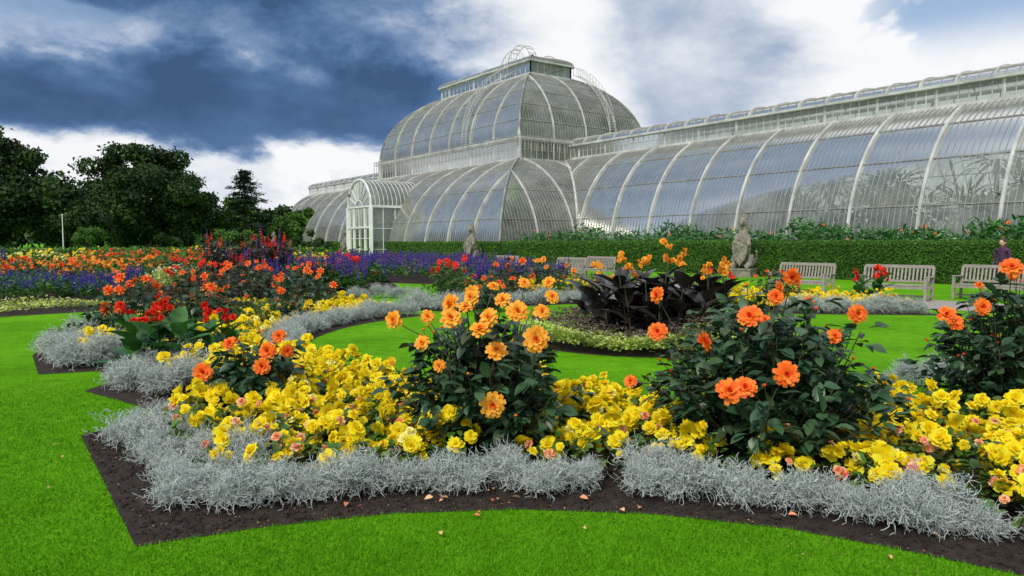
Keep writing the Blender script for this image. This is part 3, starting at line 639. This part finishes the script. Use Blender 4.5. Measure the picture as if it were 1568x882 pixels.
def clumps(N,ur,wr,zr,rr,per):
    for i in range(N):
        c=np.array(W(rng.uniform(*ur),rng.uniform(*wr),rng.uniform(*zr)));r=rng.uniform(*rr)
        d=nrmz(rng.normal(size=(per,3)));P=c+d*r*rng.uniform(.1,1,(per,1))**.6*[1,1,.8]
        P[:,2]=np.maximum(P[:,2],.1)
        scat(mb,frond,P,d+[[0,0,.4]],rng.normal(size=(per,3))*.4+[[0,0,1]],rng.uniform(.4,1.1,per))
        if rng.random()<.5: mb.tube([(c[0],c[1],0),c],[.15,.1],1,6)
clumps(95,(-43,0),(9.4,13.0),(1.0,3.6),(.8,1.7),130)
clumps(30,(-43,0),(11.5,16),(4,6),(.8,1.6),110)
clumps(26,(40,69),(10,18.5),(1,4.5),(1,2),100)
clumps(95,(2.5,37),(2.6,20),(1.2,4.6),(1,2.0),130)
clumps(22,(9,31),(9,20),(6,12),(1.2,2.4),150)
mb.build('tropical_plants',[M['inside_leaf'],M['bark']],GH)
# ------------------------------------------------------------------ trees
def tree(name,loc,h,w,mat='tree_leaf',low=.12,nc=34,per=420,ls=.46,rs=1.0):
    mb=MB();x,y=loc;tr=h*.03
    mb.tube([(x,y,0),(x+.1,y,h*.2),(x,y+.2,h*.45),(x+.2,y,h*.75)],[tr*1.3,tr,tr*.7,tr*.25],1,8)
    cz=h*(low+1)/2;rz=h*(1-low)/2
    for i in range(nc):
        d=nrmz(rng.normal(size=3));q=rng.uniform(.4,.95);c=np.array([x,y,cz])+d*q*np.array([w/2,w/2,rz])*np.array([1,1,1-.08*rng.random()])
        if c[2]>cz: c[:2]=np.array([x,y])+(c[:2]-[x,y])*.9
        r=rng.uniform(.13,.27)*min(w,h)*.75*rs
        if i%2==0: mb.tube([(x,y,h*rng.uniform(.2,.5)),((x+c[0])/2,(y+c[1])/2,(h*.35+c[2])/2),c],[tr*.4,tr*.25,tr*.08],1,5)
        dd=nrmz(rng.normal(size=(per,3)));P=c+dd*r*rng.uniform(.25,1,(per,1))**.5*rng.uniform(.75,1.2,(per,1))*[1,1,.7];P[:,2]=np.maximum(P[:,2],.2)
        scat(mb,smalleaf(0,.75),P,rng.normal(size=(per,3)),dd+rng.normal(size=(per,3))*.5+[[0,0,.4]],ls*rng.uniform(.6,1.4,per))
    mb.build(name,[M[mat],M['bark']])
def conifer(name,loc,h,w):
    mb=MB();x,y=loc;mb.tube([(x,y,0),(x,y,h*.5),(x,y,h)],[h*.03,h*.02,.03],1,7)
    for i in range(60):
        t=(i/60)**.9;z=h*(.08+.9*t);L=w/2*(1-t)**.75*rng.uniform(.45,1.35)+.15;th=i*2.4
        e=np.array([x+L*math.cos(th),y+L*math.sin(th),z-L*.12+rng.normal()*.1]);s=np.array([x,y,z]);mb.tube([s,e],[.05,.02],1,4)
        n=120;q=rng.random((n,1))**.7;P=s+(e-s)*q+rng.normal(size=(n,3))*[.28,.28,.12]
        scat(mb,smalleaf(0,.5),P,(e-s)+rng.normal(size=(n,3))*.6,[0,0,1.],rng.uniform(.25,.5,n))
    mb.build(name,[M['conifer_leaf'],M['bark']])
tree('oak_tree',(-59,82),14.2,18,nc=78,per=460);tree('oak_tree',(-50,84),8.0,8,nc=28)
tree('oak_tree',(-51,103),15.2,22,nc=92,per=480,low=.05,rs=.9)
tree('broadleaf_tree',(-42,112),8.6,10,'tree_leaf_light',nc=30);conifer('conifer_tree',(-34.5,96),11.0,9.5)
tree('broadleaf_tree',(-30,104),6.4,8,'tree_leaf_light',nc=28);tree('broadleaf_tree',(-36,114),8.0,9,'tree_leaf',nc=26)
tree('broadleaf_tree',(-60,112),9.4,13,'tree_leaf_light',nc=32);tree('broadleaf_tree',(-67,116),10.2,14,'tree_leaf',nc=30)
tree('shrub',(-26.5,72),3.4,5,'tree_leaf_light',.02,18,260,.22);tree('shrub',(-43.5,76),3.6,3.2,'tree_leaf_light',.02,14,220,.22)
tree('shrub',(-38,80),2.8,6,'tree_leaf',.02,16,240,.25);tree('shrub',(-20.5,76),2.7,5,'tree_leaf',.02,16,220,.22)
tree('shrub',(-31,78),2.6,6,'tree_leaf',.02,16,220,.22)
mb=MB()
for i in range(80):
    x=-150+i*2.4+rng.normal();y=135+rng.normal()*4;hh=rng.uniform(5.5,9);per=260
    dd=nrmz(rng.normal(size=(per,3)));P=np.array([x,y,hh*.5])+dd*rng.uniform(.4,1.05,(per,1))*[3.6,3,hh*.5];P[:,2]=np.maximum(P[:,2],.3)
    scat(mb,smalleaf(0,.8),P,rng.normal(size=(per,3)),dd+[[0,0,.5]],rng.uniform(.8,1.7,per))
mb.build('distant_treeline',[M['tree_leaf']])
mb=MB();n=16000;P=np.c_[rng.uniform(-75,-17,n),66+rng.uniform(-.1,1.2,n),rng.random(n)*1.15]
scat(mb,smalleaf(0,.7),P,rng.normal(size=(n,3)),[0,-1.,.6],rng.uniform(.12,.25,n));mb.box((-46,66.9,.5),(58,1.1,1.0),1);mb.build('low_hedge',[M['hedge_leaf'],M['dark_hedge']])
mb=MB();mb.tube([(-42.4,70,0),(-42.4,70,4.2)],[.06,.04],0,8);mb.tube([(-42.4,70,4.2),(-42.4,70,4.3)],[.1,.02],0,8);mb.tube([(-42.4,70,0),(-42.4,70,.25)],[.2,.18],0,8);mb.build('flagpole',[M['porch_paint']])
# ------------------------------------------------------------------ statues
def beast_mesh():
    import bmesh
    bm=bmesh.new()
    from mathutils import Matrix
    def ell(c,r,rot=0):
        bmesh.ops.create_icosphere(bm,subdivisions=3,radius=1,matrix=Matrix.Translation(c)@Matrix.Rotation(rot,4,'X')@Matrix.Diagonal((*r,1)))
    def cap(p,q,r1,r2):
        p=Vector(p);q=Vector(q);n=6
        for i in range(n+1):
            t=i/n;bmesh.ops.create_icosphere(bm,subdivisions=2,radius=r1*(1-t)+r2*t,matrix=Matrix.Translation(p.lerp(q,t)))
    ell((0,.22,.33),(.36,.42,.34));ell((0,.08,.7),(.29,.3,.42),.15);ell((0,-.05,1.1),(.27,.25,.33));cap((0,-.05,1.25),(0,-.08,1.55),.2,.15)
    ell((0,-.13,1.73),(.16,.2,.17));ell((0,-.34,1.68),(.085,.14,.085));ell((0,.04,1.52),(.22,.18,.3))
    for s in(-1,1):
        ell((s*.33,.0,.3),(.15,.34,.24));cap((s*.3,-.25,.17),(s*.28,-.5,.08),.11,.1);cap((s*.22,-.1,1.17),(s*.3,-.32,.9),.12,.1);cap((s*.3,-.32,.9),(s*.2,-.5,.8),.1,.08)
        cap((s*.12,-.05,1.87),(s*.14,-.03,2.02),.06,.025);ell((s*.2,-.53,.79),(.1,.07,.08))
    cap((.1,.6,.15),(.42,.5,.25),.07,.06);cap((.42,.5,.25),(.48,.3,.65),.06,.05)
    cap((0,-.05,1.9),(0,-.03,2.1),.1,.04)
    pts=[(-.3,1.0),(.3,1.0),(.31,.65),(.22,.35),(0,.11),(-.22,.35),(-.31,.65)]
    f=[bm.verts.new((x,-.5,z)) for x,z in pts];b=[bm.verts.new((x,-.62,z)) for x,z in pts]
    bm.faces.new(f[::-1]);bm.faces.new(b)
    for i in range(7): bm.faces.new((f[i],f[(i+1)%7],b[(i+1)%7],b[i]))
    me=bpy.data.meshes.new('beast_body');bm.to_mesh(me);bm.free();me.materials.append(M['stone']);return me
bme=beast_mesh()
pb=MB()
for (w,z0,z1) in((1.1,0,.1),(1.0,.1,.32),(1.06,.32,.4)):
    pb.box((0,0,(z0+z1)/2),(w,w*1.15,z1-z0-.001))
pme=pb.mesh('plinth',[M['stone']])
facing=math.atan2(n_[1],n_[0])+math.pi/2
for (x,y) in((10.9,34.9),(-2.9,54.0),(-16.3,73.2),(-29.5,92)):
    e=empty('heraldic_beast_statue',(x,y,0));e.rotation_euler=(0,0,facing+.35)
    o=obj('beast',bme,e,(0,0,.38),0,(1.12,1.0,1.26));md=o.modifiers.new('r','REMESH');md.mode='VOXEL';md.voxel_size=.03
    tx=bpy.data.textures.new('rough','CLOUDS');tx.noise_scale=.1;dm=o.modifiers.new('d','DISPLACE');dm.texture=tx;dm.strength=.09
    obj('plinth',pme,e)
# ------------------------------------------------------------------ benches
bb=MB();L=1.75
for sx in(-1,1):
    x=sx*L/2;bb.box((x,-.25,.32),(.06,.07,.64));bb.beam((x,.22,0),(x,.24,.45),.06,.07);bb.beam((x,.24,.45),(x,.34,.93),.06,.06)
    bb.box((x,0,.36),(.05,.48,.08));bb.box((x,.0,.655),(.08,.6,.03));bb.box((x,0,.12),(.04,.46,.05))
for i in range(6): bb.box((0,-.26+i*.09,.425),(L-.06,.072,.025))
bb.beam((-L/2,.34,.93),(L/2,.34,.93),.05,.09);bb.beam((-L/2,.26,.52),(L/2,.26,.52),.04,.06);bb.box((0,-.27,.37),(L-.07,.03,.08))
for i in range(17):
    x=-L/2+.1+i*(L-.2)/16;bb.beam((x,.26,.54),(x,.335,.9),.045,.018)
bb.box((0,0,.12),(L,.05,.05))
bme2=bb.mesh('garden_bench',[M['wood']])
for (x,y,r) in((9.0,23.0,0),(10.75,20.8,.1),(13.3,20.4,.0),(2.3,31.5,0),(3.8,33.5,0),(-.5,36,0)):
    obj('garden_bench',bme2,None,(x,y,.004),facing+r,(1.05,1,1.0))
# ------------------------------------------------------------------ people
def person(loc,rz,top,legs,h=1.66):
    e=empty('standing_person',(loc[0],loc[1],0));e.rotation_euler=(0,0,rz)
    pts=[(0,0,.93,.14,.11),(0,0,1.08,.12,.09),(0,.01,1.25,.15,.1),(0,.01,1.38,.13,.09),(0,0,1.45,.055,.055),(0,-.01,1.5,.05,.05)]
    V=[p[:3] for p in pts];R=[p[3:] for p in pts];E=[(i,i+1) for i in range(5)]
    def chain(st,ps):
        prev=st
        for x,y,z,r in ps: V.append((x,y,z));R.append((r,r));E.append((prev,len(V)-1));prev=len(V)-1
        return prev
    for s in(-1,1):
        chain(0,[(s*.09,0,.85,.09),(s*.1,-.01,.5,.062),(s*.1,.01,.25,.052),(s*.1,.02,.09,.04),(s*.11,-.1,.045,.04),(s*.12,-.17,.035,.03)])
        w=chain(3,[(s*.18,0,1.37,.055),(s*.23,.01,1.1,.042),(s*.21,-.08,.87,.028),(s*.2,-.1,.82,.026),(s*.2,-.11,.78,.03)])
        for k,(fx,ln) in enumerate(((-.024,.07),(-.008,.08),(.008,.078),(.024,.06))): chain(w,[(s*.2,-.11+fx,.75,.009),(s*.197,-.12+fx,.75-ln*.6,.008),(s*.19,-.125+fx,.75-ln,.007)])
        chain(w,[(s*.19,-.145,.79,.01),(s*.185,-.16,.75,.008)])
    me=bpy.data.meshes.new('body');me.from_pydata(V,E,[]);o=obj('body',me,e);md=o.modifiers.new('s','SKIN')
    for i,v in enumerate(me.skin_vertices[0].data): v.radius=R[i];v.use_root=(i==0)
    o.modifiers.new('ss','SUBSURF').render_levels=1;me.materials.append(top)
    mb=MB()
    for s in(-1,1): mb.tube([(s*.09,0,.9),(s*.1,-.01,.5),(s*.1,.02,.1)],[.105,.08,.07],0,12)
    mb.tube([(0,0,.98),(0,0,.85)],[.165,.175],0,12)
    mb.build('trousers',[legs],e)
    def uv(c,r,mat,name,cut=None):
        n1,n2=16,12;Vv=[];F=[]
        for i in range(n2+1):
            th=math.pi*i/n2
            for j in range(n1):
                ph=2*math.pi*j/n1;x,y,z=math.sin(th)*math.cos(ph),math.sin(th)*math.sin(ph),math.cos(th)
                if name=='head' and z<0: x*=1+.25*z;y*=1+.12*z
                Vv.append((c[0]+r[0]*x,c[1]+r[1]*y,c[2]+r[2]*z))
        for i in range(n2):
            for j in range(n1): F.append((i*n1+j,i*n1+(j+1)%n1,(i+1)*n1+(j+1)%n1,(i+1)*n1+j))
        q=MB();q.add(Vv,F,0,True);return q.build(name,[mat],e)
    uv((0,-.015,1.575),(.075,.095,.115),M['skin'],'head');uv((0,.012,1.615),(.09,.105,.1),M['hair'],'hair');uv((0,.05,1.52),(.085,.06,.14),M['hair'],'hair_back')
    uv((0,-.112,1.565),(.012,.018,.02),M['skin'],'nose');uv((0,-.1,1.525),(.025,.01,.007),M['red_top'],'mouth')
    for s in(-1,1): uv((s*.03,-.098,1.585),(.012,.008,.007),M['dark_cloth'],'eye');uv((s*.08,0,1.57),(.01,.02,.03),M['skin'],'ear')
    e.scale=(h/1.69,)*3
person((14.05,21.2),-1.2,M['coat_purple'],M['dark_cloth'],1.72)
person(tuple(H(47.0,2.6)),2.3,M['red_top'],M['dark_cloth'],1.82);person(tuple(H(42.2,2.6)),.6,M['dark_cloth'],M['dark_cloth'],1.85)
# ------------------------------------------------------------------ camera, light, sky
cam=bpy.data.cameras.new('camera');co=bpy.data.objects.new('camera',cam);S.collection.objects.link(co);co.location=(0,0,1.6)
co.rotation_euler=(math.radians(90-3.5),0,0);cam.lens=26;cam.sensor_width=36;cam.clip_end=6000;cam.clip_start=.05;S.camera=co
sl_=bpy.data.lights.new('sun','SUN');so=bpy.data.objects.new('sun',sl_);S.collection.objects.link(so);sl_.energy=2.6;sl_.angle=math.radians(10);sl_.color=(1,.96,.88)
so.rotation_euler=(math.radians(42),0,math.radians(-32))
w=bpy.data.worlds.new('World');S.world=w;w.use_nodes=True;nt=w.node_tree;bg=nt.nodes['Background']
sky=nt.nodes.new('ShaderNodeTexSky');sky.sky_type='NISHITA';sky.sun_disc=False;sky.sun_elevation=math.radians(48);sky.sun_rotation=math.radians(212)
tc=nt.nodes.new('ShaderNodeTexCoord');sp=nt.nodes.new('ShaderNodeSeparateXYZ');nt.links.new(tc.outputs['Generated'],sp.inputs[0]);X,Y,Z=sp.outputs
def m(op,a,b=None,c=None): return mth(nt,op,a,b,c)
def sm(v,a,b):
    r=nt.nodes.new('ShaderNodeMapRange');r.interpolation_type='SMOOTHSTEP'
    nt.links.new(v,r.inputs[0])
    r.inputs[1].default_value=min(a,b);r.inputs[2].default_value=max(a,b);r.inputs[3].default_value=0 if a<b else 1;r.inputs[4].default_value=1 if a<b else 0;return r.outputs[0]
def wn(scale,vs,detail=8,rough=.55,dist=.0,off=(0,0,0)):
    mp=nt.nodes.new('ShaderNodeMapping');mp.inputs['Scale'].default_value=vs;mp.inputs['Location'].default_value=off;nt.links.new(tc.outputs['Generated'],mp.inputs[0])
    n=nt.nodes.new('ShaderNodeTexNoise');n.inputs['Scale'].default_value=scale;n.inputs['Detail'].default_value=detail;n.inputs['Roughness'].default_value=rough;n.inputs['Distortion'].default_value=dist
    nt.links.new(mp.outputs[0],n.inputs['Vector']);return n.outputs['Fac']
na=wn(2.2,(1,1,2.2),9,.55,.2,(3,1,0));nb=wn(5.5,(1,1,1.9),12,.6,.15,(0,5,2));nc=wn(4.5,(1,1,1.8),8,.5,.3,(7,2,4));nd=wn(14,(1,1,1.6),8,.6,.1,(1,2,9))
ze=m('ADD',Z,m('MULTIPLY',m('SUBTRACT',nb,.5),.12));xe=m('ADD',X,m('MULTIPLY',m('SUBTRACT',na,.5),.35))
dark=m('MULTIPLY',m('MULTIPLY',sm(xe,.06,-.12),sm(ze,.108,.142)),sm(Y,-.1,.3))
hi=m('MULTIPLY',sm(ze,.20,.25),.26)
c1=m('SUBTRACT',1.0,m('MULTIPLY',dark,m('SUBTRACT',.93,hi)))
gp=m('MULTIPLY',m('MULTIPLY',sm(xe,.08,.17),sm(xe,.38,.28)),m('MULTIPLY',sm(ze,.08,.18),.42))
c2=m('SUBTRACT',c1,gp)
lowg=m('MULTIPLY',m('MULTIPLY',sm(X,0,-.25),sm(Z,.13,.09)),m('MULTIPLY',sm(nb,.45,.6),.25))
c2=m('ADD',m('SUBTRACT',c2,lowg),m('MULTIPLY',sm(Y,.2,-.3),.45))
amp=m('ADD',.4,m('MULTIPLY',sm(ze,.15,.24),1.0))
c3=m('ADD',c2,m('MULTIPLY',m('SUBTRACT',na,.5),.35));c3=m('ADD',c3,m('MULTIPLY',m('SUBTRACT',nb,.47),m('MULTIPLY',amp,m('ADD',.5,m('MULTIPLY',dark,.85)))))
c3=m('ADD',c3,m('MULTIPLY',m('SUBTRACT',nd,.5),.22))
cl=ramp(nt,[(.05,.105,.225),(.09,.175,.345),(.19,.29,.48),(.45,.53,.67),(.78,.82,.88),(.95,.96,.98)],c3,[.0,.2,.4,.6,.8,.98])
region=m('MAXIMUM',m('MULTIPLY',sm(X,.36,.46),sm(Z,.2,.26)),m('MULTIPLY',sm(X,-.38,-.5),sm(Z,.2,.27)))
hole=m('MULTIPLY',sm(m('ADD',nc,m('MULTIPLY',region,.12)),.57,.62),region)
sc=nt.nodes.new('ShaderNodeVectorMath');sc.operation='SCALE';sc.inputs['Scale'].default_value=.13;nt.links.new(sky.outputs[0],sc.inputs[0])
mx=nt.nodes.new('ShaderNodeMix');mx.data_type='RGBA';nt.links.new(m('MULTIPLY',hole,.9),mx.inputs[0]);nt.links.new(cl,mx.inputs[6]);nt.links.new(sc.outputs[0],mx.inputs[7])
nt.links.new(mx.outputs[2],bg.inputs[0]);bg.inputs[1].default_value=1.0
